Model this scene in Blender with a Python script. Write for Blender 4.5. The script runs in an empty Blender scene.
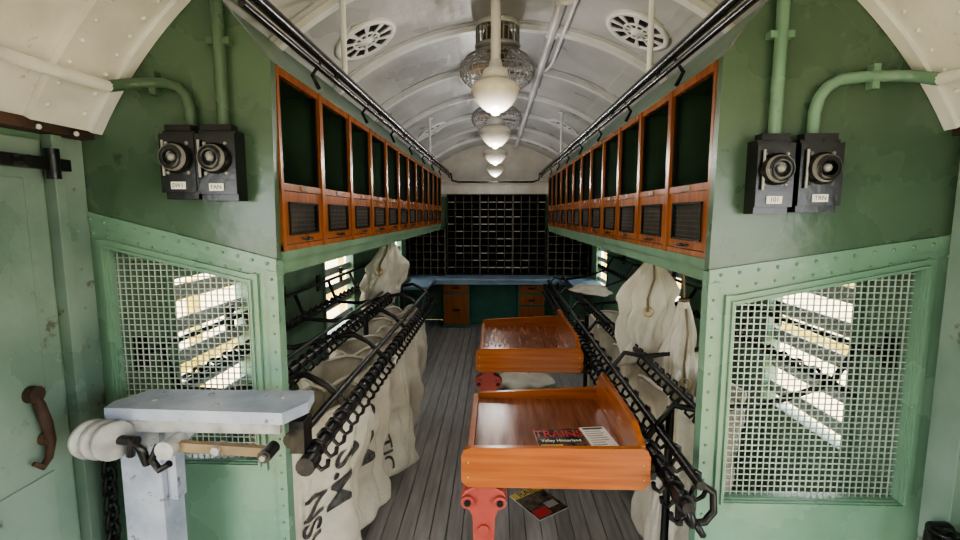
import bpy, math, random, bmesh
from mathutils import Vector, Matrix, noise
random.seed(3)
sc=bpy.context.scene
# ------------------------------------------------------------------ materials
def nt(name):
    m=bpy.data.materials.new(name); m.use_nodes=True
    n=m.node_tree; b=n.nodes['Principled BSDF']; return m,n,b
def paint(name,c1,c2=None,rough=.5,metal=0,scale=6,bump=.15,bscale=40,stretch=(1,1,1),detail=6,lo=.35,hi=.65,spec=None,chips=None,rvar=0):
    m,n,b=nt(name)
    tc=n.nodes.new('ShaderNodeTexCoord'); mp=n.nodes.new('ShaderNodeMapping'); mp.inputs['Scale'].default_value=stretch
    n.links.new(tc.outputs['Object'],mp.inputs['Vector'])
    no=n.nodes.new('ShaderNodeTexNoise'); no.inputs['Scale'].default_value=scale; no.inputs['Detail'].default_value=detail
    n.links.new(mp.outputs[0],no.inputs['Vector'])
    cr=n.nodes.new('ShaderNodeValToRGB'); cr.color_ramp.elements[0].position=lo; cr.color_ramp.elements[1].position=hi
    if c2 is None: c2=tuple(min(1,x*1.25) for x in c1)
    cr.color_ramp.elements[0].color=(*c1,1); cr.color_ramp.elements[1].color=(*c2,1)
    n.links.new(no.outputs['Fac'],cr.inputs[0]); col=cr.outputs[0]
    if chips:
        n3=n.nodes.new('ShaderNodeTexNoise'); n3.inputs['Scale'].default_value=chips[1]; n3.inputs['Detail'].default_value=8; n3.inputs['Roughness'].default_value=.7
        n.links.new(tc.outputs['Object'],n3.inputs['Vector'])
        c3=n.nodes.new('ShaderNodeValToRGB'); c3.color_ramp.elements[0].position=chips[2]; c3.color_ramp.elements[1].position=chips[2]+.04
        n.links.new(n3.outputs['Fac'],c3.inputs[0])
        mx=n.nodes.new('ShaderNodeMix'); mx.data_type='RGBA'; n.links.new(c3.outputs[0],mx.inputs[0]); n.links.new(col,mx.inputs[6]); mx.inputs[7].default_value=(*chips[0],1); col=mx.outputs[2]
    n.links.new(col,b.inputs['Base Color'])
    b.inputs['Roughness'].default_value=rough; b.inputs['Metallic'].default_value=metal
    if rvar:
        mr=n.nodes.new('ShaderNodeMapRange'); mr.inputs['From Min'].default_value=.3; mr.inputs['From Max'].default_value=.7; mr.inputs['To Min'].default_value=rough-rvar; mr.inputs['To Max'].default_value=rough+rvar
        n.links.new(no.outputs['Fac'],mr.inputs[0]); n.links.new(mr.outputs[0],b.inputs['Roughness'])
    if spec is not None: b.inputs['Specular IOR Level'].default_value=spec
    if bump:
        n2=n.nodes.new('ShaderNodeTexNoise'); n2.inputs['Scale'].default_value=bscale; n2.inputs['Detail'].default_value=4
        n.links.new(mp.outputs[0],n2.inputs['Vector'])
        bp=n.nodes.new('ShaderNodeBump'); bp.inputs['Strength'].default_value=bump; bp.inputs['Distance'].default_value=.01
        n.links.new(n2.outputs['Fac'],bp.inputs['Height']); n.links.new(bp.outputs[0],b.inputs['Normal'])
    return m
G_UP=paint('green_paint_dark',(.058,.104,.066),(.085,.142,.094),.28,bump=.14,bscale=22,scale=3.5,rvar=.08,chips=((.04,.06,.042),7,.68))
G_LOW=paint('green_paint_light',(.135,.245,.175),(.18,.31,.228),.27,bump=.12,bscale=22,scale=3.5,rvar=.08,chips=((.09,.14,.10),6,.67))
G_NEAR=paint('green_paint_worn',(.13,.20,.165),(.22,.30,.26),.33,bump=.25,bscale=14,scale=3,rvar=.1,chips=((.09,.09,.07),5,.60))
G_WALL=paint('green_paint_wall',(.12,.22,.145),(.16,.28,.19),.4,bump=.12)
G_DARK=paint('green_paint_deep',(.016,.04,.024),(.026,.06,.036),.5,bump=.05)  # deep green of the locker interiors and cabinet edges
G_TEAL=paint('teal_paint',(.04,.15,.115),(.055,.19,.15),.4)
WHITE=paint('ceiling_white_paint',(.42,.415,.42),(.55,.545,.545),.34,bump=.45,bscale=9,scale=2.5,rvar=.1)
WRIB=paint('rib_white_paint',(.66,.655,.65),(.80,.795,.79),.38,bump=.15)
WNEAR=paint('aged_white_paint',(.56,.54,.52),(.78,.76,.73),.45,bump=.4,bscale=12,scale=4,chips=((.30,.24,.19),6,.62))
CREAM=paint('cream_paint',(.55,.51,.45),(.65,.61,.56),.5)
RUST=paint('rusty_edge',(.025,.014,.010),(.09,.05,.035),.8,bump=.4)
WOOD=paint('varnished_amber_wood',(.20,.058,.015),(.34,.112,.028),.26,stretch=(6,6,.5),scale=7,bump=.04,lo=.3,hi=.7)
TRAYX=paint('varnished_tray_wood_x',(.25,.068,.018),(.40,.125,.032),.2,stretch=(.6,6,12),scale=5,bump=.03,lo=.3,hi=.7)
TRAYY=paint('varnished_tray_wood_y',(.25,.068,.018),(.40,.125,.032),.2,stretch=(6,.6,12),scale=5,bump=.03,lo=.3,hi=.7)
TRAYF=paint('worn_tray_floor_wood',(.13,.042,.021),(.26,.092,.044),.2,stretch=(7,.6,5),scale=6,bump=.05,rvar=.06,lo=.3,hi=.7)
BLACK=paint('black_enamel',(.006,.006,.007),(.016,.016,.018),.25,bump=.1)
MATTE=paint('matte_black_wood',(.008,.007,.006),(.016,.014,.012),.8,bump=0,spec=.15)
GRILLE=paint('grille_dark',(.01,.01,.01),(.02,.018,.016),.5,bump=0)
GRW=paint('grille_wire',(.06,.055,.05),(.10,.09,.08),.4,bump=0)
IRON=paint('black_iron',(.006,.006,.007),(.018,.017,.018),.33,metal=.2,bump=.2)
RED=paint('red_paint',(.30,.05,.04),(.40,.08,.065),.42,bump=.2)
GREY=paint('grey_blue_paint',(.25,.28,.37),(.38,.41,.50),.45,scale=9,bump=.25,chips=((.12,.11,.12),14,.60))
GREYL=paint('worn_light_grey',(.22,.22,.22),(.38,.38,.38),.45,scale=20)
BROWN=paint('old_leather_brown',(.13,.085,.05),(.24,.17,.10),.5)
DARKW=paint('dark_shelf_wood',(.085,.072,.058),(.13,.11,.09),.6,spec=.3)
DESK=paint('blue_grey_desk',(.17,.25,.34),(.25,.33,.42),.3)
CANVAS=paint('beige_canvas',(.47,.43,.36),(.66,.62,.53),.9,bump=.4,bscale=60,scale=4)
INK=paint('faded_ink',(.03,.03,.035),(.12,.115,.11),.8,bump=0,scale=30)
WIRE=paint('wire_mesh_paint',(.32,.39,.35),(.45,.52,.48),.4,metal=.2,bump=0)
CAGE=paint('steel_cage',(.26,.25,.245),(.40,.39,.38),.35,metal=.4,bump=0)
SLAT=paint('shutter_slat_paint',(.34,.36,.35),(.46,.47,.46),.5)
PAPER=paint('white_paper',(.75,.74,.72),(.85,.84,.82),.6,bump=0)
LABEL=paint('shelf_label',(.32,.31,.29),(.45,.44,.41),.7,bump=0)
MRED=paint('magazine_red',(.5,.02,.03),(.6,.04,.04),.3,bump=0)
MDARK=paint('magazine_picture',(.012,.01,.012),(.16,.10,.07),.25,scale=25,bump=0)
MYEL=paint('magazine_yellow',(.6,.42,.06),(.7,.5,.1),.3,bump=0)
BRASS=paint('brass',(.5,.35,.12),(.6,.42,.16),.3,metal=.9,bump=0)
GROUND=paint('dry_ground',(.50,.38,.20),(.62,.50,.30),.9,scale=1)
YELLOW=paint('yellow_railing',(.70,.46,.05),(.78,.55,.10),.6)
def glassmat():
    m,n,b=nt('milk_glass'); b.inputs['Base Color'].default_value=(.82,.78,.70,1); b.inputs['Roughness'].default_value=.12
    b.inputs['Subsurface Weight'].default_value=.15
    return m
GLASS=glassmat()
def floormat():
    m,n,b=nt('floor_boards')
    tc=n.nodes.new('ShaderNodeTexCoord'); sx=n.nodes.new('ShaderNodeSeparateXYZ'); n.links.new(tc.outputs['Object'],sx.inputs[0])
    d=n.nodes.new('ShaderNodeMath'); d.operation='DIVIDE'; d.inputs[1].default_value=.083; n.links.new(sx.outputs[0],d.inputs[0])
    fl=n.nodes.new('ShaderNodeMath'); fl.operation='FLOOR'; n.links.new(d.outputs[0],fl.inputs[0])
    wn=n.nodes.new('ShaderNodeTexWhiteNoise'); wn.noise_dimensions='1D'; n.links.new(fl.outputs[0],wn.inputs['W'])
    mp=n.nodes.new('ShaderNodeMapping'); mp.inputs['Scale'].default_value=(14,1.2,1); n.links.new(tc.outputs['Object'],mp.inputs[0])
    no=n.nodes.new('ShaderNodeTexNoise'); no.inputs['Scale'].default_value=3; no.inputs['Detail'].default_value=8; n.links.new(mp.outputs[0],no.inputs[0])
    ad=n.nodes.new('ShaderNodeMath'); ad.operation='MULTIPLY_ADD'; ad.inputs[1].default_value=.35
    n.links.new(wn.outputs[0],ad.inputs[0]); n.links.new(no.outputs[0],ad.inputs[2])
    cr=n.nodes.new('ShaderNodeValToRGB'); cr.color_ramp.elements[0].position=.35; cr.color_ramp.elements[1].position=1.0
    cr.color_ramp.elements[0].color=(.17,.158,.155,1); cr.color_ramp.elements[1].color=(.40,.38,.37,1)
    n.links.new(ad.outputs[0],cr.inputs[0]); n.links.new(cr.outputs[0],b.inputs['Base Color']); b.inputs['Roughness'].default_value=.38
    bp=n.nodes.new('ShaderNodeBump'); bp.inputs['Strength'].default_value=.25; n.links.new(no.outputs[0],bp.inputs['Height']); n.links.new(bp.outputs[0],b.inputs['Normal'])
    return m
FLOOR=floormat()
# ------------------------------------------------------------------ mesh builder
class MB:
    def __init__(s): s.v=[];s.f=[];s.m=[];s.s=[];s.mats=[]
    def mi(s,mat):
        if mat not in s.mats: s.mats.append(mat)
        return s.mats.index(mat)
    def add(s,vs,fs,mat,smooth=False):
        o=len(s.v); s.v+= [tuple(v) for v in vs]; k=s.mi(mat)
        for f in fs: s.f.append([i+o for i in f]); s.m.append(k); s.s.append(smooth)
    def box(s,x0,x1,y0,y1,z0,z1,mat):
        s.add([(x0,y0,z0),(x1,y0,z0),(x1,y1,z0),(x0,y1,z0),(x0,y0,z1),(x1,y0,z1),(x1,y1,z1),(x0,y1,z1)],
              [(0,3,2,1),(4,5,6,7),(0,1,5,4),(1,2,6,5),(2,3,7,6),(3,0,4,7)],mat)
    def obox(s,c,size,R,mat):
        c=Vector(c); h=Vector(size)/2
        vs=[c+R@Vector((sx*h.x,sy*h.y,sz*h.z)) for sz in(-1,1) for sx,sy in((-1,-1),(1,-1),(1,1),(-1,1))]
        s.add(vs,[(0,3,2,1),(4,5,6,7),(0,1,5,4),(1,2,6,5),(2,3,7,6),(3,0,4,7)],mat)
    def prism(s,poly,ext,mat,smooth=False):
        n=len(poly); e=Vector(ext); a=[Vector(p) for p in poly]; b=[p+e for p in a]
        s.add(a+b,[list(range(n))[::-1],list(range(n,2*n))]+[(i,(i+1)%n,n+(i+1)%n,n+i) for i in range(n)],mat,smooth)
    def pxz(s,poly,y0,y1,mat): s.prism([(x,y0,z) for x,z in poly],(0,y1-y0,0),mat)
    def tube(s,pts,r,mat,n=8,closed=False):
        P=[Vector(p) for p in pts]; N=len(P); rs=r if isinstance(r,(list,tuple)) else [r]*N
        T=[]
        for i in range(N):
            a=P[(i-1)%N] if (closed or i>0) else P[i]; b=P[(i+1)%N] if (closed or i<N-1) else P[i]
            T.append((b-a).normalized())
        up=Vector((0,0,1)) if abs(T[0].z)<.9 else Vector((1,0,0))
        u=(up-T[0]*up.dot(T[0])).normalized(); vs=[]
        for i in range(N):
            u=(u-T[i]*u.dot(T[i]))
            if u.length<1e-5: u=T[i].orthogonal()
            u.normalize(); w=T[i].cross(u)
            for k in range(n):
                a=2*math.pi*k/n; vs.append(P[i]+(u*math.cos(a)+w*math.sin(a))*rs[i])
        fs=[]
        for i in range(N if closed else N-1):
            j=(i+1)%N
            for k in range(n): fs.append((i*n+k,i*n+(k+1)%n,j*n+(k+1)%n,j*n+k))
        s.add(vs,fs,mat,True)
        if not closed:
            s.add(vs[:n],[list(range(n))[::-1]],mat); s.add(vs[-n:],[list(range(n))],mat)
    def cyl(s,p,q,r,mat,n=20): s.tube([p,q],r,mat,n)
    def lathe(s,prof,o,mat,R=None,n=28):
        R=R or Matrix.Identity(3); o=Vector(o); vs=[];fs=[]
        for r,z in prof:
            for k in range(n):
                a=2*math.pi*k/n; vs.append(o+R@Vector((r*math.cos(a),r*math.sin(a),z)))
        for i in range(len(prof)-1):
            for k in range(n): fs.append((i*n+k,i*n+(k+1)%n,(i+1)*n+(k+1)%n,(i+1)*n+k))
        s.add(vs,fs,mat,True)
    def sph(s,c,r,mat,n=8,sc=(1,1,1)):
        c=Vector(c); m=max(4,n//2+1)
        vs=[];fs=[]
        for i in range(m+1):
            t=math.pi*i/m
            for k in range(n):
                a=2*math.pi*k/n; vs.append(c+Vector((r*sc[0]*math.sin(t)*math.cos(a),r*sc[1]*math.sin(t)*math.sin(a),r*sc[2]*math.cos(t))))
        for i in range(m):
            for k in range(n): fs.append((i*n+k,i*n+(k+1)%n,(i+1)*n+(k+1)%n,(i+1)*n+k))
        s.add(vs,fs,mat,True)
    def ring(s,c,R,r,mat,M=None,n=14,m=6,sx=1):
        M=M or Matrix.Identity(3); c=Vector(c)
        s.tube([c+M@Vector((R*sx*math.cos(2*math.pi*i/n),R*math.sin(2*math.pi*i/n),0)) for i in range(n)],r,mat,m,True)
    def surf(s,fn,nu,nv,mat):
        vs=[];fs=[]
        for j in range(nv+1):
            for i in range(nu): vs.append(fn(2*math.pi*i/nu,j/nv))
        for j in range(nv):
            for i in range(nu): fs.append((j*nu+i,j*nu+(i+1)%nu,(j+1)*nu+(i+1)%nu,(j+1)*nu+i))
        s.add(vs,fs,mat,True)
    def obj(s,name,bevel=0,parent=None):
        me=bpy.data.meshes.new(name); me.from_pydata(s.v,[],s.f)
        for m in s.mats: me.materials.append(m)
        me.polygons.foreach_set('material_index',s.m); me.polygons.foreach_set('use_smooth',s.s)
        bm=bmesh.new(); bm.from_mesh(me)
        bmesh.ops.recalc_face_normals(bm,faces=bm.faces); bm.to_mesh(me); bm.free(); me.update()
        o=bpy.data.objects.new(name,me); sc.collection.objects.link(o)
        if bevel:
            b=o.modifiers.new('bevel','BEVEL'); b.width=bevel; b.segments=2; b.limit_method='ANGLE'; b.angle_limit=math.radians(50)
        if parent: o.parent=parent
        return o
def text_mesh(txt,size):
    cu=bpy.data.curves.new('t','FONT'); cu.body=txt; cu.size=size; cu.align_x='CENTER'; cu.align_y='CENTER'; cu.offset=size*.012
    ob=bpy.data.objects.new('t',cu); sc.collection.objects.link(ob); bpy.context.view_layer.update()
    me=bpy.data.meshes.new_from_object(ob)
    bm=bmesh.new(); bm.from_mesh(me)
    if size>.1:
        bmesh.ops.triangulate(bm,faces=bm.faces)
        for k in range(3):
            es=[e for e in bm.edges if e.calc_length()>.035]
            if es: bmesh.ops.subdivide_edges(bm,edges=es,cuts=1)
            bmesh.ops.triangulate(bm,faces=bm.faces)
    bm.verts.ensure_lookup_table(); bm.verts.index_update()
    vs=[v.co.copy() for v in bm.verts]; fs=[[v.index for v in f.verts] for f in bm.faces]; bm.free()
    bpy.data.objects.remove(ob); bpy.data.meshes.remove(me); return vs,fs
def rot(ax,d): return Matrix.Rotation(math.radians(d),3,ax)

CX=.05; XL=-1.32; XR=1.42; Y0=-2.0; YP=1.54; YE=7.4
CZ=1.2; CR=1.5
def arcz(x,R=CR): return CZ+math.sqrt(R*R-(x-CX)**2)
# ------------------------------------------------------------------ floor
b=MB(); w=.083; x=XL
while x<XR-.001:
    k=math.floor(x/w+1e-6); x1=min((k+1)*w,XR)
    b.box(x+.002,x1-.002,Y0,YE,-.03,0,FLOOR); x=x1
b.box(XL,XR,Y0,YE,-.07,-.031,BLACK)
b.obj('floor',.0015)
# ------------------------------------------------------------------ ceiling
def arch(mb,ri,ro,y0,y1,mat,a0=28.4,a1=151.6,n=56,smooth=False):
    P=[]
    for i in range(n+1):
        a=math.radians(a0+(a1-a0)*i/n); P.append((math.cos(a),math.sin(a)))
    vs=[]
    for c,s_ in P: vs+=[(CX+ri*c,y0,CZ+ri*s_),(CX+ri*c,y1,CZ+ri*s_),(CX+ro*c,y1,CZ+ro*s_),(CX+ro*c,y0,CZ+ro*s_)]
    fs=[(0,1,2,3),(4*n,4*n+1,4*n+2,4*n+3)]
    for i in range(n):
        for k in range(4): fs.append((4*i+k,4*i+(k+1)%4,4*i+4+(k+1)%4,4*i+4+k))
    mb.add(vs,fs,mat,False)
b=MB()
arch(b,CR,CR+.06,YP,YE+.05,WHITE); arch(b,CR,CR+.06,Y0-.05,YP-.001,WNEAR)
y=2.05
while y<YE-.2:
    arch(b,CR-.034,CR-.0005,y-.022,y+.022,WRIB); arch(b,CR-.008,CR-.0004,y-.06,y+.06,WHITE); y+=.76
for a in (60,120):
    arch(b,CR-.006,CR-.0003,YP,YE,WHITE,a-1.2,a+1.2,2)
b.obj('ceiling')
b=MB()   # riveted arch flange next to the partition
arch(b,CR-.022,CR-.001,1.29,1.515,WNEAR); arch(b,CR-.034,CR-.022,1.475,1.515,WRIB)
for a in [30+2.6*i for i in range(48)]:
    for yy in(1.32,1.44):
        ra=math.radians(a); b.sph((CX+(CR-.022)*math.cos(ra),yy,CZ+(CR-.022)*math.sin(ra)),.008,WNEAR,6)
b.obj('trim_arch')
b=MB()
for sgn,xx in((-1,XL),(1,XR)):
    x0,x1=(xx-.05,xx+.055) if sgn<0 else (xx-.055,xx+.05)
    b.box(x0,x1,Y0,1.515,1.882,1.912,RUST)
    b.box(x0,x1,1.56,YE,1.882,1.912,WRIB)
    b.box(x0 if sgn<0 else x1-.05,x0+.05 if sgn<0 else x1,Y0,YE,1.913,1.97,WNEAR)
b.obj('trim_cornice')
# ------------------------------------------------------------------ side walls
DOOR=(-1.4,.7); WIN=[(1.86,2.5),(3.6,4.4),(6.02,6.7)]; WZ=(.66,1.42)
def wall(x0,x1,name):
    b=MB(); top=1.88
    b.box(x0,x1,Y0,DOOR[0],0,top,G_WALL); b.box(x0,x1,DOOR[0],DOOR[1],1.85,top,G_WALL)
    y=DOOR[1]
    for a,c in WIN:
        b.box(x0,x1,y,a,0,top,G_WALL); b.box(x0,x1,a,c,0,WZ[0],G_WALL); b.box(x0,x1,a,c,WZ[1],top,G_WALL); y=c
    b.box(x0,x1,y,YE,0,top,G_WALL)
    return b.obj(name)
wall(XL-.06,XL,'wall_left'); wall(XR,XR+.06,'wall_right')
k=1
for xa,sg in((XL,-1),(XR,1)):
    for a,c in WIN:
        b=MB(); f=.035; xi=xa-sg*.015; xo=xa+sg*.055; x0,x1=min(xi,xo),max(xi,xo)
        b.box(x0,x1,a,a+f,WZ[0],WZ[1],G_WALL); b.box(x0,x1,c-f,c,WZ[0],WZ[1],G_WALL)
        b.box(x0,x1,a+f,c-f,WZ[0],WZ[0]+f,G_WALL); b.box(x0,x1,a+f,c-f,WZ[1]-f,WZ[1],G_WALL)
        z=WZ[0]+.10
        while z<WZ[1]-.06:
            b.obox((xa+sg*.028,(a+c)/2,z),(.010,c-a-2*f,.068),rot('Y',-sg*12),SLAT); z+=.140
        b.obj('window_%d'%k,.002); k+=1
# end walls
def endpoly(y0,y1,zlo,mat,b):
    pts=[(XL,zlo)]+([(XL,1.9)] if zlo<1.9 else [])
    for i in range(41):
        a=math.radians(151.6-(123.2)*i/40); pts.append((CX+CR*math.cos(a),CZ+CR*math.sin(a)))
    pts+=([(XR,1.9)] if zlo<1.9 else [])+[(XR,zlo)]
    b.pxz(pts,y0,y1,mat)
b=MB(); b.box(XL,XR,YE,YE+.05,0,1.91,G_WALL); endpoly(YE,YE+.05,1.911,CREAM,b); b.obj('wall_end')
b=MB(); endpoly(Y0-.05,Y0,0,G_WALL,b); b.obj('wall_front')
# ------------------------------------------------------------------ partition
def partition(side):
    b=MB()
    if side<0:
        edge=-.702; wx=XL; ztE=1.500; ztW=1.655; hx=(-1.255,-.80); hb=.82; lk=-.692; sl=(-.838,2.30)
    else:
        edge=.671; wx=XR; ztE=1.47; ztW=1.585; hx=(1.323,.760); hb=.715; lk=.68; sl=(.82,2.30)
    zt=lambda x: ztE+(ztW-ztE)*(x-edge)/(wx-edge)
    ho,hi=hx; zo=zt(ho)-.105 if side<0 else 1.477; zi=zt(hi)-.10 if side<0 else 1.362
    y0,y1=YP-.02,YP+.02
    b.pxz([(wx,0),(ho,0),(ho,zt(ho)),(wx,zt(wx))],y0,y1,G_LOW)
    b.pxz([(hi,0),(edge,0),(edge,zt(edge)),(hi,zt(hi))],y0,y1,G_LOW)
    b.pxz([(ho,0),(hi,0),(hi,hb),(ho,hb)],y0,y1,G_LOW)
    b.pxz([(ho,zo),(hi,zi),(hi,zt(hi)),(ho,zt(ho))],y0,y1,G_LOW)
    s_=side
    for g,w_,d in((.004,.034,.011),(.008,.016,.019)):
        ya,yb=YP-.02-d,YP-.0202
        O=ho+s_*g; OO=ho+s_*w_; I_=hi-s_*g; II=hi-s_*w_
        b.pxz([(OO,hb-w_),(O,hb-w_),(O,zo+w_),(OO,zo+w_)],ya,yb,G_LOW)
        b.pxz([(I_,hb-w_),(II,hb-w_),(II,zi+w_),(I_,zi+w_)],ya,yb,G_LOW)
        b.pxz([(O,hb-w_),(I_,hb-w_),(I_,hb-g),(O,hb-g)],ya,yb,G_LOW)
        b.pxz([(O,zo+g),(I_,zi+g),(I_,zi+w_),(O,zo+w_)],ya,yb,G_LOW)
    b.pxz([(wx,zt(wx)-.035),(edge,zt(edge)-.035),(edge,zt(edge)+.006),(wx,zt(wx)+.006)],YP-.03,YP-.0205,G_LOW)
    e2=edge+side*.035
    b.pxz([(edge,0),(e2,0),(e2,zt(e2)-.037),(edge,zt(edge)-.037)],YP-.027,YP-.0205,G_LOW)
    n=13
    for i in range(n):
        x=wx+(edge-wx)*(i+.4)/n; b.sph((x,YP-.031,zt(x)-.015),.006,G_LOW,6); b.sph((x,YP-.021,zt(x)-.06),.005,G_LOW,6)
    for i in range(24):
        z=.06+i*.06; b.sph(((edge+e2)/2,YP-.028,z),.005,G_LOW,6)
    zs=lambda x: zo+(zi-zo)*(x-ho)/(hi-ho)
    lo,hi_=min(ho,hi),max(ho,hi); p=.0205; r=.0017
    x=lo+p/2
    while x<hi_: b.box(x-r,x+r,YP-.003,YP+.0005,hb,zs(x),WIRE); x+=p
    z=hb+p/2; zmx=max(zo,zi); zmn=min(zo,zi)
    while z<zmx:
        if z<=zmn: a,c=lo,hi_
        else:
            xc=ho+(z-zo)/(zi-zo)*(hi-ho)
            a,c=(lo,xc) if side<0 else (xc,hi_)
        if c-a>.01: b.box(a,c,YP-.0005,YP+.003,z-r,z+r,WIRE)
        z+=p
    pts=[(wx,zt(wx)+.0065),(edge,zt(edge)+.0065),(lk,2.12),sl]
    xs=.95*side; xe=CX+side*1.318
    for i in range(13):
        x=xs+(xe-xs)*i/12; pts.append((x,arcz(x)-.002))
    pts.append((wx,1.885))
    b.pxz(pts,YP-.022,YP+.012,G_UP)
    return b.obj('wall_partition_left' if side<0 else 'wall_partition_right')
partition(-1); partition(1)
# ------------------------------------------------------------------ lockers
def lockers(side):
    b=MB(); X=.68 if side>0 else -.695; pitch=.388; n=12; y0=YP+.014; y1=y0+pitch*n
    wx=XL+.002 if side<0 else XR-.002
    zb=1.496 if side<0 else 1.475; zt=2.12
    def bx(xa,xb,ya,yb,za,zb_,m): b.box(min(xa,xb),max(xa,xb),ya,yb,za,zb_,m)
    I=lambda d: X+side*d
    bx(I(0),wx,y0,y1,zb,zb+.03,G_WALL)
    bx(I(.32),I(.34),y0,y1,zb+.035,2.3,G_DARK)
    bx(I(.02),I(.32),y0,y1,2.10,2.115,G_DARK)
    b.prism([(I(0),y0,2.121),(I(.02),y0,2.10),(I(.235),y0,2.33),(I(.215),y0,2.35)],(0,y1-y0,0),G_WALL)
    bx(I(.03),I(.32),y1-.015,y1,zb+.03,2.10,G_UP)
    for i in range(n+1):
        y=y0+i*pitch
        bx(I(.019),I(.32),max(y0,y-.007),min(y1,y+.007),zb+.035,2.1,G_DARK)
        bx(I(-.004),I(.018),max(y0,y-.018),min(y1,y+.018),zb+.03,zt,WOOD)
    bx(I(0),I(.018),y0,y1,zt-.026,zt,WOOD)
    bx(I(.0),I(.018),y0,y1,1.728,1.752,WOOD)
    bx(I(.0),I(.018),y0,y1,zb+.031,zb+.05,WOOD)
    mg=.042
    for i in range(n):
        ya=y0+i*pitch+.02; yb=ya+pitch-.04; za=zb+.052; zc=1.726
        bx(I(.004),I(.017),ya,ya+mg,za,zc,WOOD); bx(I(.004),I(.017),yb-mg,yb,za,zc,WOOD)
        bx(I(.0045),I(.0165),ya+mg,yb-mg,za,za+.03,WOOD); bx(I(.0045),I(.0165),ya+mg,yb-mg,zc-.035,zc,WOOD)
        bx(I(.012),I(.016),ya+mg,yb-mg,za+.03,zc-.035,GRILLE)
        for e in(0,1):
            yy=ya+mg if e==0 else yb-mg-.008
            bx(I(-.002),I(.012),yy,yy+.008,za+.03,zc-.035,BLACK)
            zz=za+.03 if e==0 else zc-.043
            bx(I(-.001),I(.012),ya+mg,yb-mg,zz,zz+.008,BLACK)
        yy=ya+mg+.02
        while yy<yb-mg-.01: bx(I(.009),I(.012),yy-.001,yy+.001,za+.03,zc-.035,GRW); yy+=.018
        zz=za+.045
        while zz<zc-.04: bx(I(.009),I(.012),ya+mg,yb-mg,zz-.001,zz+.001,GRW); zz+=.018
        ym=(ya+yb)/2
        bx(I(-.003),I(-.0005),ym-.03,ym+.03,1.732,1.748,BROWN)
        bx(I(.008),I(.017),ya,ya+.012,1.754,2.092,MATTE); bx(I(.008),I(.017),yb-.012,yb,1.754,2.092,MATTE)
        b.tube([(I(.004),ym-.03,za+.015),(I(-.015),ym-.025,za+.012),(I(-.015),ym+.025,za+.012),(I(.004),ym+.03,za+.015)],.004,BLACK,6)
    bx(I(.01),I(.03),y0,y1,zb-.045,zb-.0005,G_WALL)
    return b.obj('mail_locker_row')
lockers(-1); lockers(1)
# ------------------------------------------------------------------ hand rails beside the lockers
for side in(-1,1):
    b=MB(); X=.615*side
    for dx,dz,r in((0,2.20,.018),(.05*side,2.240,.015),(-.004*side,2.155,.010)):
        b.tube([(X+dx,1.2,dz),(X+dx,6.3,dz),(X+dx,6.50,dz-.02)],r,BLACK,8)
    for y in(1.9,2.6,3.3,4.0,4.7,5.4,6.1):
        b.tube([(X-.004*side,y,2.155),(X,y,2.20),(X+.05*side,y,2.235),(X+.09*side,y,2.18),(X+.065*side,y,2.13)],.008,BLACK,6)
    for y in(2.02,4.6):
        b.tube([(X,y,2.19),(X,y,arcz(X)-.005)],.012,WRIB,8); b.lathe([(.0,0),(.03,0),(.03,-.01),(.011,-.014)],(X,y,arcz(X)-.003),WRIB,n=16)
    b.obj('overhead_rail')
b=MB(); b.tube([(-.60,6.53,2.20),(-.58,6.55,2.10),(-.5,6.56,2.08),(.5,6.56,2.08),(.58,6.55,2.10),(.60,6.53,2.20)],.014,BLACK,8); b.obj('cross_rail')
b=MB(); b.tube([(.31,-.5,2.645),(.31,7.35,2.645)],.026,WRIB,10); b.tube([(.375,-.5,2.64),(.375,3.3,2.64),(.36,3.45,2.645),(.33,3.55,2.65)],.013,WRIB,8)
for y in [0.6+1.12*i for i in range(7)]: b.box(.275,.345,y-.014,y+.014,2.63,2.69,WRIB)
b.lathe([(.05,-.01),(.05,.04),(.04,.05)],(.31,2.30,2.615),WRIB,n=16)
b.obj('ceiling_conduit')
b=MB(); a=math.radians(128); cx_,cz_=CX+(CR-.02)*math.cos(a),CZ+(CR-.02)*math.sin(a)
b.tube([(cx_,1.6,cz_),(cx_,7.3,cz_)],.013,WRIB,8); b.obj('ceiling_conduit')
# ------------------------------------------------------------------ vents
for X,Y in((-.655,2.50),(.70,2.50),(-.655,5.1),(.70,5.1)):
    b=MB(); nrm=Vector((CX-X,0,CZ-arcz(X))).normalized()
    z=nrm; yv=Vector((0,1,0)); xv=yv.cross(z).normalized(); R=Matrix((xv,yv,z)).transposed()
    o=Vector((X,Y,arcz(X)))+z*.010
    b.lathe([(0,.004),(.15,.004)],o,BLACK,R)
    b.lathe([(.165,-.01),(.17,.008),(.15,.012),(.138,.010),(.138,0)],o,WRIB,R)
    b.lathe([(0,.016),(.03,.015),(.036,.006)],o,WRIB,R)
    b.lathe([(.062,.004),(.064,.010),(.072,.010),(.074,.004)],o,WRIB,R)
    for i in range(10):
        a=2*math.pi*i/10
        pts=[]
        for r,h in((.03,.004),(.08,.006),(.14,.015),(.14,-.015),(.08,-.006),(.03,-.004)):
            pts.append(o+R@Vector((r*math.cos(a)-h*math.sin(a),r*math.sin(a)+h*math.cos(a),.005)))
        b.prism(pts,z*.006,WRIB)
    b.obj('ceiling_vent')
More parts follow.
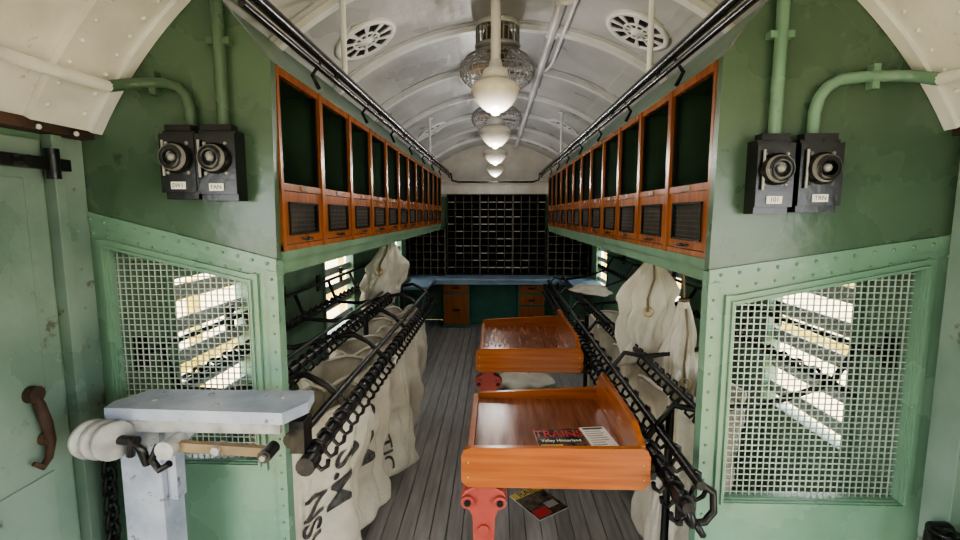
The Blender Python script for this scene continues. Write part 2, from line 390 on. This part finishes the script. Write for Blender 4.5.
# ------------------------------------------------------------------ lamps & fans
for Y in(2.4,3.6,4.8,6.3):
    b=MB(); X=0
    zt=arcz(X)
    b.lathe([(.0,0),(.06,0),(.06,-.015),(.03,-.035),(.017,-.05)],(X,Y,zt+.002),WRIB)
    b.cyl((X,Y,zt-.04),(X,Y,2.36),.024,WRIB,16)
    b.lathe([(.024,2.385),(.03,2.375),(.034,2.35),(.058,2.335),(.064,2.318),(.064,2.296),(.05,2.290)],(X,Y,0),WRIB)
    b.lathe([(.052,2.305),(.056,2.292),(.075,2.286),(.100,2.276),(.117,2.258),(.119,2.240),(.110,2.218),(.094,2.192),(.074,2.168),(.052,2.150),(.034,2.141),(.022,2.136),(.018,2.128),(.0,2.124)],(X,Y,0),GLASS,n=40)
    b.obj('pendant_lamp')
for Y in(2.80,4.15):
    b=MB(); X=.01; z=arcz(0)
    b.lathe([(.0,0),(.12,0),(.125,-.02),(.125,-.03)],(X,Y,z),WRIB)
    for i in range(24):
        a=2*math.pi*i/24; b.box(X+.118*math.cos(a)-.004,X+.118*math.cos(a)+.004,Y+.118*math.sin(a)-.004,Y+.118*math.sin(a)+.004,z-.13,z-.03,CAGE)
    b.lathe([(.125,-.12),(.128,-.125),(.12,-.14),(.06,-.15)],(X,Y,z),CAGE)
    b.lathe([(.07,-.03),(.08,-.06),(.08,-.12),(.05,-.17),(.04,-.2),(.0,-.22)],(X,Y,z),BROWN)
    zc=z-.255; R_=.21; Hh=.118
    for i in range(36):
        a=2*math.pi*i/36; pts=[]
        for j in range(13):
            t=-1.45+2.9*j/12
            pts.append((X+R_*math.cos(t)*math.cos(a),Y+R_*math.cos(t)*math.sin(a),zc+Hh*math.sin(t)))
        b.tube(pts,.0026,CAGE,4)
    for t in(-1.3,-.95,-.6,-.3,0,.3,.6,.95,1.3):
        b.ring((X,Y,zc+Hh*math.sin(t)),R_*math.cos(t),.0035,CAGE,n=32,m=5)
    for i in range(4):
        a=math.pi/2*i+.4; R=rot('Z',math.degrees(a))@rot('X',22)
        b.prism([Vector((X,Y,zc))+R@Vector(p) for p in((.03,-.025,0),(.09,-.05,0),(.16,-.05,0),(.17,.02,0),(.12,.05,0),(.03,.025,0))],(0,0,.003),BROWN)
    b.cyl((X,Y,zc-.03),(X,Y,zc+.05),.03,BROWN,14)
    b.obj('ceiling_fan')
# ------------------------------------------------------------------ switch boxes and conduits
def sbox(x0,x1,z0,z1,label):
    b=MB(); y=YP-.024; xm=(x0+x1)/2; w=x1-x0; h=z1-z0
    b.box(x0,x1,y-.055,y,z0,z1,BLACK)
    b.box(x0-.004,x1+.004,y-.07,y-.0555,z0+.02,z1-.01,BLACK)
    R=rot('X',90); o=(xm,y-.07,z0+h*.60)
    b.lathe([(.046,-.002),(.046,.012),(.040,.02),(.036,.032),(.030,.036),(.022,.036),(.020,.024),(0,.024)],o,BLACK,R,24)
    b.lathe([(.040,.0205),(.037,.0325),(.036,.0325),(.039,.0205)],o,CAGE,R,24)
    b.lathe([(.012,.024),(.011,.03),(.007,.036),(0,.038)],o,GREYL,R,14)
    for a in(45,135,225,315):
        r=math.radians(a); b.sph((xm+.045*math.cos(r)*1.0,y-.07,o[2]+.062*math.sin(r)),.006,CAGE,6)
    b.box(xm-.022,xm+.022,y-.075,y-.0705,z0+.03,z0+.052,PAPER)
    vs,fs=text_mesh(label,.018); b.add([(xm+v.x,y-.0757,z0+.041+v.y) for v in vs],fs,INK)
    b.box(x0+.01,x1-.01,y-.06,y-.02,z1,z1+.018,BLACK)
    b.cyl((x0+.012,y-.078,z0+.07),(x0+.012,y-.078,z1-.03),.004,CAGE,8)
    b.obj('switch_box',.004)
sbox(-1.008,-.908,1.695,1.90,'SW1'); sbox(-.898,-.784,1.69,1.90,'FAN')
sbox(.765,.865,1.65,1.865,'101'); sbox(.888,1.003,1.655,1.865,'TRN')
def conduit(pts,mats,name,r=.017,clips=()):
    b=MB()
    for (seg,m) in zip(pts,mats): b.tube(seg,r,m,10)
    for c,sz in clips: b.obox(c,sz,rot('Y',0),mats[0])
    b.obj(name)
yy=YP-.042
L=[(-.940,yy,1.92),(-.940,yy,1.97),(-.950,yy,2.01),(-.970,yy,2.035),(-1.01,yy,2.048),(-1.08,yy,2.05),(-1.115,yy-.025,2.04),(-1.13,yy-.08,2.02)]
conduit([L,[(-1.13,yy-.08,2.02),(-1.13,1.2,2.015),(-1.13,.5,2.02),(-1.13,-1.9,2.02)]],[G_UP,WNEAR],'wall_conduit',.017,[((-1.05,YP-.036,2.049),(.02,.03,.07))])
conduit([[(-.838,yy,1.92),(-.838,yy,arcz(-.838)-.045)]],[G_UP],'wall_conduit',.018,[((-.838,YP-.036,2.17),(.07,.03,.02))])
L=[(.945,yy,1.885),(.945,yy,1.95),(.955,yy,1.99),(.975,yy,2.02),(1.01,yy,2.042),(1.08,yy,2.05),(1.19,yy,2.052),(1.22,yy-.03,2.04),(1.23,yy-.08,2.02)]
conduit([L,[(1.23,yy-.08,2.02),(1.23,1.2,2.015),(1.23,-1.9,2.02)]],[G_LOW,WNEAR],'wall_conduit',.017,[((1.11,YP-.036,2.05),(.02,.03,.07))])
conduit([[(.833,yy,1.885),(.833,yy,arcz(.833)-.045)]],[G_LOW],'wall_conduit',.018,[((.833,YP-.036,2.17),(.07,.03,.02))])
# ------------------------------------------------------------------ end: sorting cabinet, desk
b=MB(); y0,y1=7.2,7.39; x0,x1=-.72,.76; z0,z1=.74,1.935
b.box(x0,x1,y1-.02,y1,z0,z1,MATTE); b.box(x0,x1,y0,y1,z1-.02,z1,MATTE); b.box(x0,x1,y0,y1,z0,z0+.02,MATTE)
W=(x1-x0)/3
for i in range(4):
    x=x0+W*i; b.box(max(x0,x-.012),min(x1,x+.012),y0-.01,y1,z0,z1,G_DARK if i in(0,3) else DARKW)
for i in range(3):
    for j in range(1,4):
        x=x0+W*i+W*j/4; b.box(x-.005,x+.005,y0+.005,y1,z0,z1,DARKW)
for j in range(1,11):
    z=z0+(z1-z0)*j/11; b.box(x0,x1,y0+.003,y1,z-.005,z+.005,DARKW)
    for i in range(12):
        if random.random()<(.85 if 4<=i<8 else .3): 
            x=x0+W*(i+.5)/4; b.box(x-.045,x+.045,y0-.001,y0+.0028,z-.007,z+.005,LABEL)
b.obj('mail_sorting_cabinet')
for sx in(-1,1):
    b=MB(); xa,xb=(-1.27,-.74) if sx<0 else (.78,1.37); y0=7.05
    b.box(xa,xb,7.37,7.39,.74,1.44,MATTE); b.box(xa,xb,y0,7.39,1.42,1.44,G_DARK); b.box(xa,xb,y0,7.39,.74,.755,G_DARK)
    n=5
    for i in range(n+1): x=xa+(xb-xa)*i/n; b.box(x-.005,x+.005,y0,7.39,.74,1.44,DARKW)
    for j in range(1,6): z=.74+.70*j/6; b.box(xa,xb,y0+.003,7.39,z-.004,z+.004,DARKW)
    b.obj('mail_sorting_cabinet')
b=MB()
b.box(-1.30,1.40,6.75,7.39,.70,.735,DESK); b.box(-1.30,-.85,5.95,6.749,.70,.735,DESK); b.box(.93,1.40,5.95,6.749,.70,.735,DESK)
b.box(-1.30,1.40,6.765,6.785,.65,.6995,DESK)
b.box(-.36,.33,7.15,7.17,0,.6995,G_TEAL)
for xa in(-.753,.335):
    xb=xa+.39
    b.box(xa,xb,6.871,7.36,.02,.699,G_TEAL)
    b.box(xa,xb,6.85,6.87,.0,.699,G_TEAL)
    for za,zb in ((.52,.66),(.05,.49)) if xa<0 else ((.52,.66),(.34,.49),(.05,.31)):
        b.box(xa+.015,xb-.015,6.832,6.849,za,zb,WOOD)
        xm=(xa+xb)/2; b.box(xm-.05,xm+.05,6.82,6.832,(za+zb)/2-.012,(za+zb)/2+.012,BLACK)
for x in(-1.25,-.9,.98,1.35): b.box(x-.02,x+.02,5.98,6.02,0,.699,G_TEAL)
b.obj('sorting_desk',.004)
b=MB(); b.box(-.84,.86,7.28,7.395,1.945,2.13,CREAM); b.box(-.86,.88,7.24,7.395,2.131,2.16,CREAM); b.obj('trim_cabinet',.004)
# ------------------------------------------------------------------ bag racks
def hook(b,x,y,z,s,r=.006,sz=1):
    b.tube([(x,y,z+.024),(x+s*.016*sz,y,z+.016),(x+s*.018*sz,y,z-.012),(x,y+.004,z-.035*sz),(x-s*.006,y+.006,z-.055*sz),(x+s*.012,y+.006,z-.075*sz),(x+s*.032*sz,y+.004,z-.06*sz),(x+s*.036*sz,y,z-.04*sz)],r,IRON,6)
def chain(b,p,q,n,R=.017,r=.0045,sag=0):
    p=Vector(p);q=Vector(q); d=(q-p).normalized()
    side=d.cross(Vector((0,0,1)))
    side=side.normalized() if side.length>.1 else Vector((1,0,0)); up=side.cross(d).normalized()
    for i in range(n):
        t=(i+.5)/n; c=p+(q-p)*t-Vector((0,0,sag*4*t*(1-t)))
        w=up if i%2 else side
        M=Matrix((d,w,d.cross(w))).transposed()
        b.ring(c,R,r,IRON,M,10,5,1.5)
def leftrack():
    b=MB()
    b.tube([(-.545,1.33,.94),(-.545,4.05,.94)],.019,IRON,8)
    b.tube([(-.585,1.42,.985),(-.585,4.05,.985)],.013,IRON,8)
    b.tube([(-.80,1.60,1.04),(-.80,4.4,1.04)],.018,IRON,8)
    b.tube([(-.84,1.60,1.07),(-.84,4.4,1.07)],.009,IRON,8)
    b.tube([(-1.18,1.60,1.0),(-1.18,5.6,1.0)],.014,IRON,8)
    b.tube([(-1.24,1.60,1.16),(-1.24,5.6,1.16)],.012,IRON,8)
    for y in(1.7,2.3,2.9,3.5,4.02):
        b.tube([(XL+.012,y,1.14),(-1.24,y,1.16),(-1.18,y,1.0),(-1.0,y,.99),(-.80,y,1.04),(-.7,y,1.06),(-.62,y,1.02),(-.545,y,.94)],.013,IRON,8)
        b.box(XL+.001,XL+.013,y-.03,y+.03,1.08,1.2,IRON)
    for i in range(34):
        y=1.38+i*.08
        hook(b,-.545,y,.94,1,.008); b.cyl((-.545,y-.012,.94),(-.545,y+.012,.94),.026,IRON,10)
        if y>1.6: hook(b,-.80,y,1.04,-1,.007); b.cyl((-.80,y-.01,1.04),(-.80,y+.01,1.04),.024,IRON,10)
    chain(b,(-1.12,1.65,1.06),(-1.12,5.4,1.06),80,.019,.007)
    for y in(2.9,4.03):
        b.cyl((-.80,y,0),(-.80,y,1.04),.016,IRON,10); b.lathe([(.05,0),(.05,.01),(.018,.02)],(-.80,y,0),IRON,n=16)
    b.box(-.60,-.555,1.32,1.38,.95,1.05,IRON); b.cyl((-.545,1.29,.925),(-.545,1.35,.925),.028,IRON,14)
    b.cyl((-.60,1.33,.985),(-.60,1.45,.985),.024,IRON,12)
    return b.obj('mail_bag_rack',.002)
leftrack()
def rightrack():
    b=MB()
    b.tube([(.565,1.32,.80),(.565,5.4,.85)],.020,IRON,8); b.tube([(.605,1.34,.86),(.605,5.4,.90)],.015,IRON,8)
    b.tube([(.76,1.60,.92),(.76,5.4,.94)],.014,IRON,8)
    b.tube([(1.22,1.60,1.04),(1.22,5.6,1.04)],.014,IRON,8); b.tube([(1.30,1.60,1.18),(1.30,5.6,1.18)],.012,IRON,8)
    for y in(1.72,2.4,3.1,3.8,4.5,5.3):
        b.tube([(XR-.012,y,1.16),(1.30,y,1.18),(1.22,y,1.04),(1.0,y,.96),(.76,y,.93),(.66,y,.95),(.60,y,.87),(.565,y,.82)],.012,IRON,8)
        b.box(XR-.013,XR-.001,y-.03,y+.03,1.1,1.22,IRON)
    for i in range(50):
        y=1.36+i*.08; z=.80+.05*(y-1.28)/4.1
        hook(b,.565,y,z,-1,.008); b.cyl((.565,y-.016,z),(.565,y+.016,z),.028,IRON,10)
        if y>1.65: hook(b,.76,y,.925,1,.006)
        if i%2==0 and y<3.6: hook(b,.605,y+.03,z+.055,1,.007)
    chain(b,(1.16,1.65,1.08),(1.16,5.4,1.08),80,.019,.007)
    for y in(1.75,3.4,5.0):
        b.cyl((.66,y,0),(.66,y,.93),.015,IRON,10); b.lathe([(.05,0),(.05,.01),(.018,.02)],(.66,y,0),IRON,n=16)
    b.ring((.575,1.345,.765),.026,.012,IRON,rot('Y',75),14,6); b.ring((.60,1.34,.735),.026,.010,IRON,rot('Y',60),14,6)
    b.tube([(.605,1.36,.86),(.65,1.36,.83),(.655,1.36,.77),(.63,1.36,.735),(.60,1.36,.73)],.012,IRON,6)
    b.cyl((.57,1.40,.70),(.57,1.40,.80),.013,IRON,8)
    for y in(1.60,2.08,2.72,3.5):
        b.box(.40,.56,y-.015,y+.015,.735,.762,IRON); b.cyl((.548,y,.745),(.56,y,.80),.011,IRON,8)
    return b.obj('mail_bag_rack')
rightrack()
# ------------------------------------------------------------------ foreground support stand
b=MB()
z=1.105
b.prism([(-1.105,1.27,z-.034),(-.585,1.25,z-.034),(-.545,1.33,z-.034),(-.56,1.42,z-.034),(-1.07,1.42,z-.034),(-1.115,1.32,z-.034)],(0,0,.034),GREY)
b.box(-1.095,-.975,1.30,1.39,.03,z-.0345,GREY)
b.box(-.974,-.945,1.32,1.36,.80,1.05,GREY); b.box(-1.16,-.90,1.26,1.42,0,.03,GREY)
b.prism([(-.944,1.315,.95),(-.82,1.315,1.068),(-.944,1.315,1.068)],(0,.03,0),GREY)
b.box(-1.06,-.60,1.265,1.28,z-.068,z-.0345,GREYL)
for x,yy_ in((-1.0,1.33),(-.80,1.30),(-.63,1.36),(-.86,1.38)):
    b.sph((x,yy_,z+.001),.010,GREYL,8,(1,1,.5))
for i in range(3):
    x=-1.115+i*.034; b.lathe([(0,-.014),(.044,-.014),(.054,-.006),(.054,.006),(.044,.014),(0,.014)],(x,1.235-.004*i,1.03),GREYL,rot('Z',-28)@rot('Y',90),28)
    b.lathe([(.020,-.017),(.020,.017),(0,.018)],(x,1.235,1.03),IRON,rot('Z',-28)@rot('Y',90),14)
b.tube([(-1.14,1.245,1.03),(-.98,1.225,1.03)],.014,IRON,10)
b.tube([(-1.01,1.235,.985),(-.99,1.22,1.035),(-.965,1.22,1.005),(-.965,1.235,.96)],.012,IRON,8)
b.obox((-.76,1.235,1.008),(.30,.018,.026),rot('Y',3),BROWN)
b.cyl((-.89,1.20,1.015),(-.89,1.27,1.015),.026,GREYL,16); b.cyl((-.62,1.205,1.0),(-.62,1.265,1.0),.018,IRON,16)
b.cyl((-.62,1.195,1.0),(-.62,1.205,1.0),.008,GREYL,10)
b.cyl((-.76,1.215,1.008),(-.76,1.26,1.008),.012,GREYL,10)
b.tube([(-.92,1.22,1.02),(-.94,1.22,.98),(-.92,1.22,.95),(-.89,1.22,.97)],.010,IRON,8)
b.obj('rack_support_stand',.006)
# ------------------------------------------------------------------ mail bags
def foldn(th,t,seed,amp):
    return amp*(math.sin(th*5+seed)+.6*math.sin(th*9+seed*2.3+t*2)+.5*math.sin(th*14+seed*1.7-t*3))*(.3+.7*math.sin(math.pi*min(1,t*1.1+.1)))
def rackbag(cx,cy,ax,ay,zt,zb,seed,txts=(),rz=0):
    Rz=rot('Z',rz)
    def P(th,t,off=0):
        c,s_=math.cos(th),math.sin(th); e=.55
        sx=math.copysign(abs(c)**e,c); sy=math.copysign(abs(s_)**e,s_)
        k=1-.08*math.sin(math.pi*t)+.05*math.sin(seed+t*5)
        if t>.93: k*=math.sqrt(max(0,1-((t-.93)/.07)**2*.985))
        f=foldn(th,t,seed,.012)+.04*(noise.noise(Vector((c*1.5+seed,s_*1.5,t*3))))+.016*noise.noise(Vector((c*5+seed,s_*5,t*9)))
        z=zt+(zb-zt)*t
        if t<.15: z-=(1-t/.15)*.06*(1-abs(math.cos(2*th)))
        nx=.03*math.sin(t*4+seed)
        p=Rz@Vector((sx*(ax*k+f)+nx+off,sy*(ay*k+f),0))
        return Vector((cx+p.x,cy+p.y,z+.03*sy*t*math.sin(seed)))
    b=MB(); b.surf(P,128,56,CANVAS)
    b.tube([P(2*math.pi*i/48,0.0) for i in range(48)],.009,CANVAS,6,True)
    for txt,tsz,tt,yo in txts:
        vs,fs=text_mesh(txt,tsz); out=[]
        for v in vs:
            t=min(.97,max(.03,tt+v.x/(zt-zb)))
            q=max(-.95,min(.95,(v.y+yo)/ay)); th=math.copysign(math.asin(abs(q)**(1/.55)),q); out.append(P(th,t,.006))
        b.add(out,fs,INK)
    return b.obj('mail_bag')
rackbag(-.77,1.86,.14,.23,.90,.10,1.0,(('S.M',.20,.40,.05),('NSW',.16,.62,-.10)),-28)
rackbag(-.74,2.27,.11,.24,.92,.07,2.2,(('S.M',.22,.42,.02),),-34)
rackbag(-.72,2.72,.10,.25,.91,.09,3.9,(('DOMESTIC',.13,.52,-.02),),-38)
rackbag(-.74,3.20,.11,.24,.91,.12,5.1,(('DOMESTIC',.11,.5,0),),-34)
rackbag(-.76,3.65,.12,.22,.91,.12,6.3,(),-30)
rackbag(.90,2.22,.17,.21,.86,.08,7.1)
rackbag(.90,2.80,.17,.20,.86,.10,8.3)
rackbag(.90,3.6,.17,.20,.88,.10,9.3)
def hangbag(x,y,zt,zb,w,d,seed,lean=0,rz=0,hookz=None):
    R=rot('Z',rz)
    def P(th,t):
        w_=w*(.16+.84*min(1,(t/.36))**.9)*(1-.10*max(0,t-.7)/.3); d_=d*(.3+.7*min(1,t/.4))
        if t>.96: q=math.sqrt(max(0,1-((t-.96)/.04)**2*.98)); d_*=q; w_*=.85+.15*q
        f=.11*(math.sin(th*4+seed)+.7*math.sin(th*7+seed*2+t*3)+.6*math.sin(th*13-seed+t*4))*(.5+.5*math.sin(math.pi*t))
        nz=noise.noise(Vector((math.cos(th)*1.5,math.sin(th)*1.5,t*4+seed)))*.35+noise.noise(Vector((math.cos(th)*4,math.sin(th)*4,t*7+seed)))*.16
        k=1+f+nz
        p=R@Vector((w_*k*math.cos(th),d_*k*math.sin(th),0))
        return Vector((x+p.x+lean*t,y+p.y,zt+(zb-zt)*t+.05*math.sin(th+seed)*t))
    b=MB(); b.surf(P,128,60,CANVAS)
    b.add([P(2*math.pi*i/128,0) for i in range(128)],[list(range(128))],CANVAS)
    b.ring((x,y,zt+.0),w*.18,.010,BROWN,n=16)
    hz=hookz or zt+.075
    b.tube([(x,y,zt),(x-.01,y,zt+(hz-zt)*.6),(x,y,hz)],.007,BROWN,6)
    pts=[P(4.6,.05)+Vector((0,-.01,0)),P(4.7,.2)+Vector((0,-.015,0)),P(4.5,.38)+Vector((0,-.012,0)),P(4.55,.5)+Vector((0,-.01,0))]
    b.tube(pts,.006,BROWN,6)
    b.ring(pts[-1]+Vector((0,-.008,0)),.025,.004,BRASS,rot('X',80),14,5)
    return b.obj('hanging_mail_bag')
hangbag(.85,2.60,1.42,.87,.155,.055,1.3,-.04,8,1.474)
hangbag(.955,2.42,1.22,.38,.105,.06,4.3,.00,10,1.474)
hangbag(-.79,3.60,1.45,.97,.135,.07,2.4,-.08,0,1.495)
hangbag(-.95,3.95,1.30,.80,.12,.08,5.4,-.06,0,1.495)
def pile(x,y,z,sx,sy,sz,seed):
    b=MB()
    def P(th,t):
        r=math.sin(math.pi*t)**.6; 
        k=1+.12*math.sin(th*3+seed)+.08*math.sin(th*7+seed)
        n=noise.noise(Vector((math.cos(th)*r*2,math.sin(th)*r*2,seed)))*.5
        return Vector((x+sx*r*k*math.cos(th),y+sy*r*k*math.sin(th),z+sz*(1-t)*(1+n)))
    b.surf(P,64,16,CANVAS); return b.obj('folded_mail_bag')
pile(.27,4.45,0.002,.26,.22,.13,2); pile(.86,4.25,.95,.17,.28,.06,5)
# ------------------------------------------------------------------ sorting trays
def tray(x0,x1,y0,y1,bh):
    b=MB(); t=.022; zb=.765; zf=.80
    b.box(x0+t,x1-t,y0+t,y1-t,zf-.015,zf,TRAYF)
    def board(xa,xb,zt1,zt2):
        P=[(xa,zb+.02),(xa+.02,zb),(xb-.02,zb),(xb,zb+.02)]
        P+=[(xb,zt2-.03),(xb-.01,zt2-.008),(xb-.03,zt2),(xa+.03,zt1),(xa+.01,zt1-.008),(xa,zt1-.03)]
        return P
    b.pxz(board(x0-.012,x1+.012,.90,.905),y0,y0+t,TRAYX)
    b.pxz(board(x0,x1,bh,bh+.03),y1-t,y1,TRAYX)
    b.prism([(x0,y0+t,zb),(x0,y0+t,.865),(x0,y0+t+.08,.822),(x0,y1-t,.822),(x0,y1-t,zb)],(t,0,0),TRAYY)
    b.prism([(x1-t,y0+t,zb),(x1-t,y0+t,.905),(x1-t,y0+.12,.950),(x1-t,y1-.10,.950),(x1-t,y1-t,.89),(x1-t,y1-t,zb)],(t,0,0),TRAYY)
    for y in(y0+.12,y1-.12): b.box(x0+.03,x1-.03,y-.03,y+.03,.765,zf-.0155,TRAYF)
    for z in(.80,.85): 
        for x in(x0+.01,x1-.01): b.sph((x,y0-.001,z),.004,BRASS,6)
    return b.obj('sorting_tray',.003)
tray(-.095,.49,1.47,2.17,.825); tray(-.095,.485,2.62,3.62,.85)
def stand(x,y):
    b=MB()
    b.pxz([(x-.03,.763),(x-.035,.73),(x-.065,.715),(x-.078,.69),(x-.072,.655),(x-.05,.645),(x-.04,.62),(x-.035,.50),(x-.03,.12),(x-.075,.03),(x-.075,0),
           (x+.075,0),(x+.075,.03),(x+.03,.12),(x+.035,.50),(x+.04,.62),(x+.05,.645),(x+.072,.655),(x+.078,.69),(x+.065,.715),(x+.035,.73),(x+.03,.763)],y-.03,y+.03,RED)
    for sx in(-1,1): 
        b.cyl((x+sx*.055,y-.045,.682),(x+sx*.055,y+.045,.682),.022,RED,14); b.cyl((x+sx*.055,y-.05,.682),(x+sx*.055,y-.045,.682),.012,IRON,8)
    b.cyl((x,y-.042,.735),(x,y+.042,.735),.02,RED,14)
    b.cyl((x,y-.04,.58),(x,y+.04,.58),.018,RED,12)
    b.box(x-.08,x+.08,y-.08,y+.08,0,.02,RED)
    return b.obj('red_tray_stand',.005)
for y in(1.56,2.10,2.70,3.52): stand(-.035,y)
# magazines
def mag(x,y,z,w,h,ang,kind):
    b=MB(); R=rot('Z',ang); c=Vector((x,y,z))
    def bx(u0,u1,v0,v1,z0,z1,m):
        p=[(u0,v0),(u1,v0),(u1,v1),(u0,v1)]; b.prism([c+R@Vector((a,d,z0)) for a,d in p],(0,0,z1-z0),m)
    bx(-w/2,w/2,-h/2,h/2,0,.005,PAPER)
    if kind==0:
        bx(-w/2,w/2,-h/2,h/2,.005,.0058,MDARK)
        vs,fs=text_mesh('TRAINS',w*.31); b.add([c+R@Vector((v.x,v.y*1.3+h*.24,.0066)) for v in vs],fs,MRED)
        vs,fs=text_mesh('Valley Hinterland',w*.12); b.add([c+R@Vector((v.x,v.y*1.3-h*.08,.0066)) for v in vs],fs,PAPER)
        bx(-w*.45,w*.0,-h*.42,-h*.25,.0058,.0062,MYEL)
    elif kind==1:
        for i in range(9): bx(-w*.4,w*(.1+.3*random.random()),h*(.38-.09*i),h*(.41-.09*i),.005,.0056,GREYL)
        bx(-w*.4,w*.4,h*.40,h*.46,.005,.0056,INK)
    else:
        bx(-w/2,w/2,-h/2,h/2,.005,.0058,MDARK); bx(-w/2,w/2,h*.3,h/2,.0058,.0062,MYEL); bx(-w*.45,0,-h*.45,-h*.2,.0058,.0062,MRED); bx(.05*w,w*.4,-h*.3,-h*.1,.0058,.0062,LABEL)
        vs,fs=text_mesh('RAIL',w*.3); b.add([c+R@Vector((v.x,v.y+h*.39,.0066)) for v in vs],fs,INK)
    b.obj('magazine' if kind!=1 else 'booklet')
mag(.250,1.735,.8005,.18,.17,4,0); mag(.40,1.745,.8005,.10,.20,8,1); mag(.255,2.60,.001,.21,.27,35,2)
# ------------------------------------------------------------------ near side-wall fittings
b=MB()
b.box(XL+.001,XL+.018,.72,1.365,.03,1.86,G_NEAR); b.box(XL+.0185,XL+.024,.78,1.30,.15,.9,G_NEAR); b.box(XL+.0185,XL+.024,.78,1.30,1.0,1.75,G_NEAR)
b.obj('door_1',.003)
b=MB(); b.box(XL+.001,XL+.035,1.385,1.42,0,1.88,G_NEAR); b.box(XL+.001,XL+.012,1.421,1.515,0,1.88,G_NEAR); b.box(XR-.04,XR-.001,1.40,1.50,0,1.88,G_NEAR)
for i in range(14): b.sph((XL+.013,1.47,.1+i*.125),.006,G_NEAR,6)
b.obj('trim_post',.004)
b=MB(); x=XL+.045
b.box(x-.012,x+.012,1.05,1.42,1.775,1.81,BLACK); b.cyl((x+.01,1.36,1.75),(x+.01,1.36,1.835),.018,BLACK,12); b.cyl((x+.005,1.25,1.79),(x+.05,1.25,1.79),.016,BLACK,12); b.obj('door_latch',.003)
b=MB(); x=XL+.034
b.tube([(x,1.25,1.15),(x+.015,1.25,1.12),(x+.02,1.26,1.06),(x+.008,1.28,1.0),(x+.015,1.26,.96),(x+.02,1.235,.945),(x+.015,1.215,.965)],[.010,.014,.015,.012,.011,.010,.006],RUST,8)
b.cyl((x-.010,1.25,1.15),(x+.014,1.25,1.15),.024,RUST,12); b.cyl((x-.010,1.275,1.01),(x+.010,1.275,1.01),.02,RUST,12); b.obj('door_hook')
b=MB(); chain(b,(XL+.07,1.44,.95),(XL+.075,1.42,.55),13,.02,.007); b.cyl((XL+.013,1.44,.965),(XL+.075,1.44,.965),.01,IRON,8); b.obj('safety_chain')
b=MB(); x=XR-.085
b.cyl((x,1.40,.69),(x+.045,1.40,.69),.03,IRON,14); b.tube([(x-.01,1.40,.69),(x-.03,1.38,.67),(x-.02,1.36,.62),(x,1.36,.59)],.014,IRON,8); chain(b,(x-.01,1.38,.71),(x+.04,1.2,.72),6,.02,.006); b.obj('wall_hook')
# ------------------------------------------------------------------ outside
b=MB(); b.box(-30,30,-20,30,-1.3,-1.2,GROUND); b.obj('ground')
b=MB()
for sx in(-2.6,3.2):
    for z in(.35,.95): b.box(sx-.03,sx+.03,-4,14,z,z+.12,YELLOW)
    for y in range(-4,15,2): b.box(sx-.04,sx+.04,y-.04,y+.04,-1.2,1.1,YELLOW)
b.obj('yellow_railing')
# ------------------------------------------------------------------ light
w=bpy.data.worlds.new('world'); sc.world=w; w.use_nodes=True; n=w.node_tree
bg=n.nodes['Background']; bg.inputs[0].default_value=(.94,.98,1,1); bg.inputs[1].default_value=9
def portal(name,loc,rotv,sx,sy):
    l=bpy.data.lights.new(name,'AREA'); l.shape='RECTANGLE'; l.size=sx; l.size_y=sy; l.cycles.is_portal=True
    o=bpy.data.objects.new(name,l); o.location=loc; o.rotation_euler=rotv; sc.collection.objects.link(o)
for s_,xx in((-1,XL-.08),(1,XR+.08)):
    rv=(0,math.radians(90)*(-1 if s_<0 else 1),0)
    portal('sky_portal',(xx,(DOOR[0]+DOOR[1])/2,.92),rv,1.86,2.1)
    for a,c in WIN: portal('sky_portal',(xx,(a+c)/2,1.04),rv,.78,c-a)
sn=bpy.data.lights.new('sun','SUN'); sn.energy=5; sn.angle=.02; sn.color=(1,.88,.70)
so=bpy.data.objects.new('sun',sn); sc.collection.objects.link(so)
so.rotation_euler=Vector((-.38,-.12,-.92)).to_track_quat('-Z','Y').to_euler(); so.location=(5,3,6)
def pt(x,y,z,p,r,c=(1,.96,.90)):
    l=bpy.data.lights.new('fill_light','POINT'); l.energy=p; l.shadow_soft_size=r; l.color=c
    o=bpy.data.objects.new('fill_light',l); o.location=(x,y,z); sc.collection.objects.link(o)
for Y in(2.4,3.6,4.8,6.3): pt(0,Y,2.04,9,.05)  # added fill points just below the pendant globes, which are themselves unlit
pt(0,-.6,2.3,9,.12)  # added fill behind the camera, no lamp fitting there
sc.view_settings.look='AgX - Medium High Contrast'
# ------------------------------------------------------------------ camera
cam=bpy.data.cameras.new('camera'); co=bpy.data.objects.new('camera',cam); sc.collection.objects.link(co)
cam.lens=18; cam.sensor_width=36; cam.clip_start=.02
co.location=(0,0,1.65); co.rotation_euler=(math.radians(90-6.65),0,math.radians(1.79)); sc.camera=co
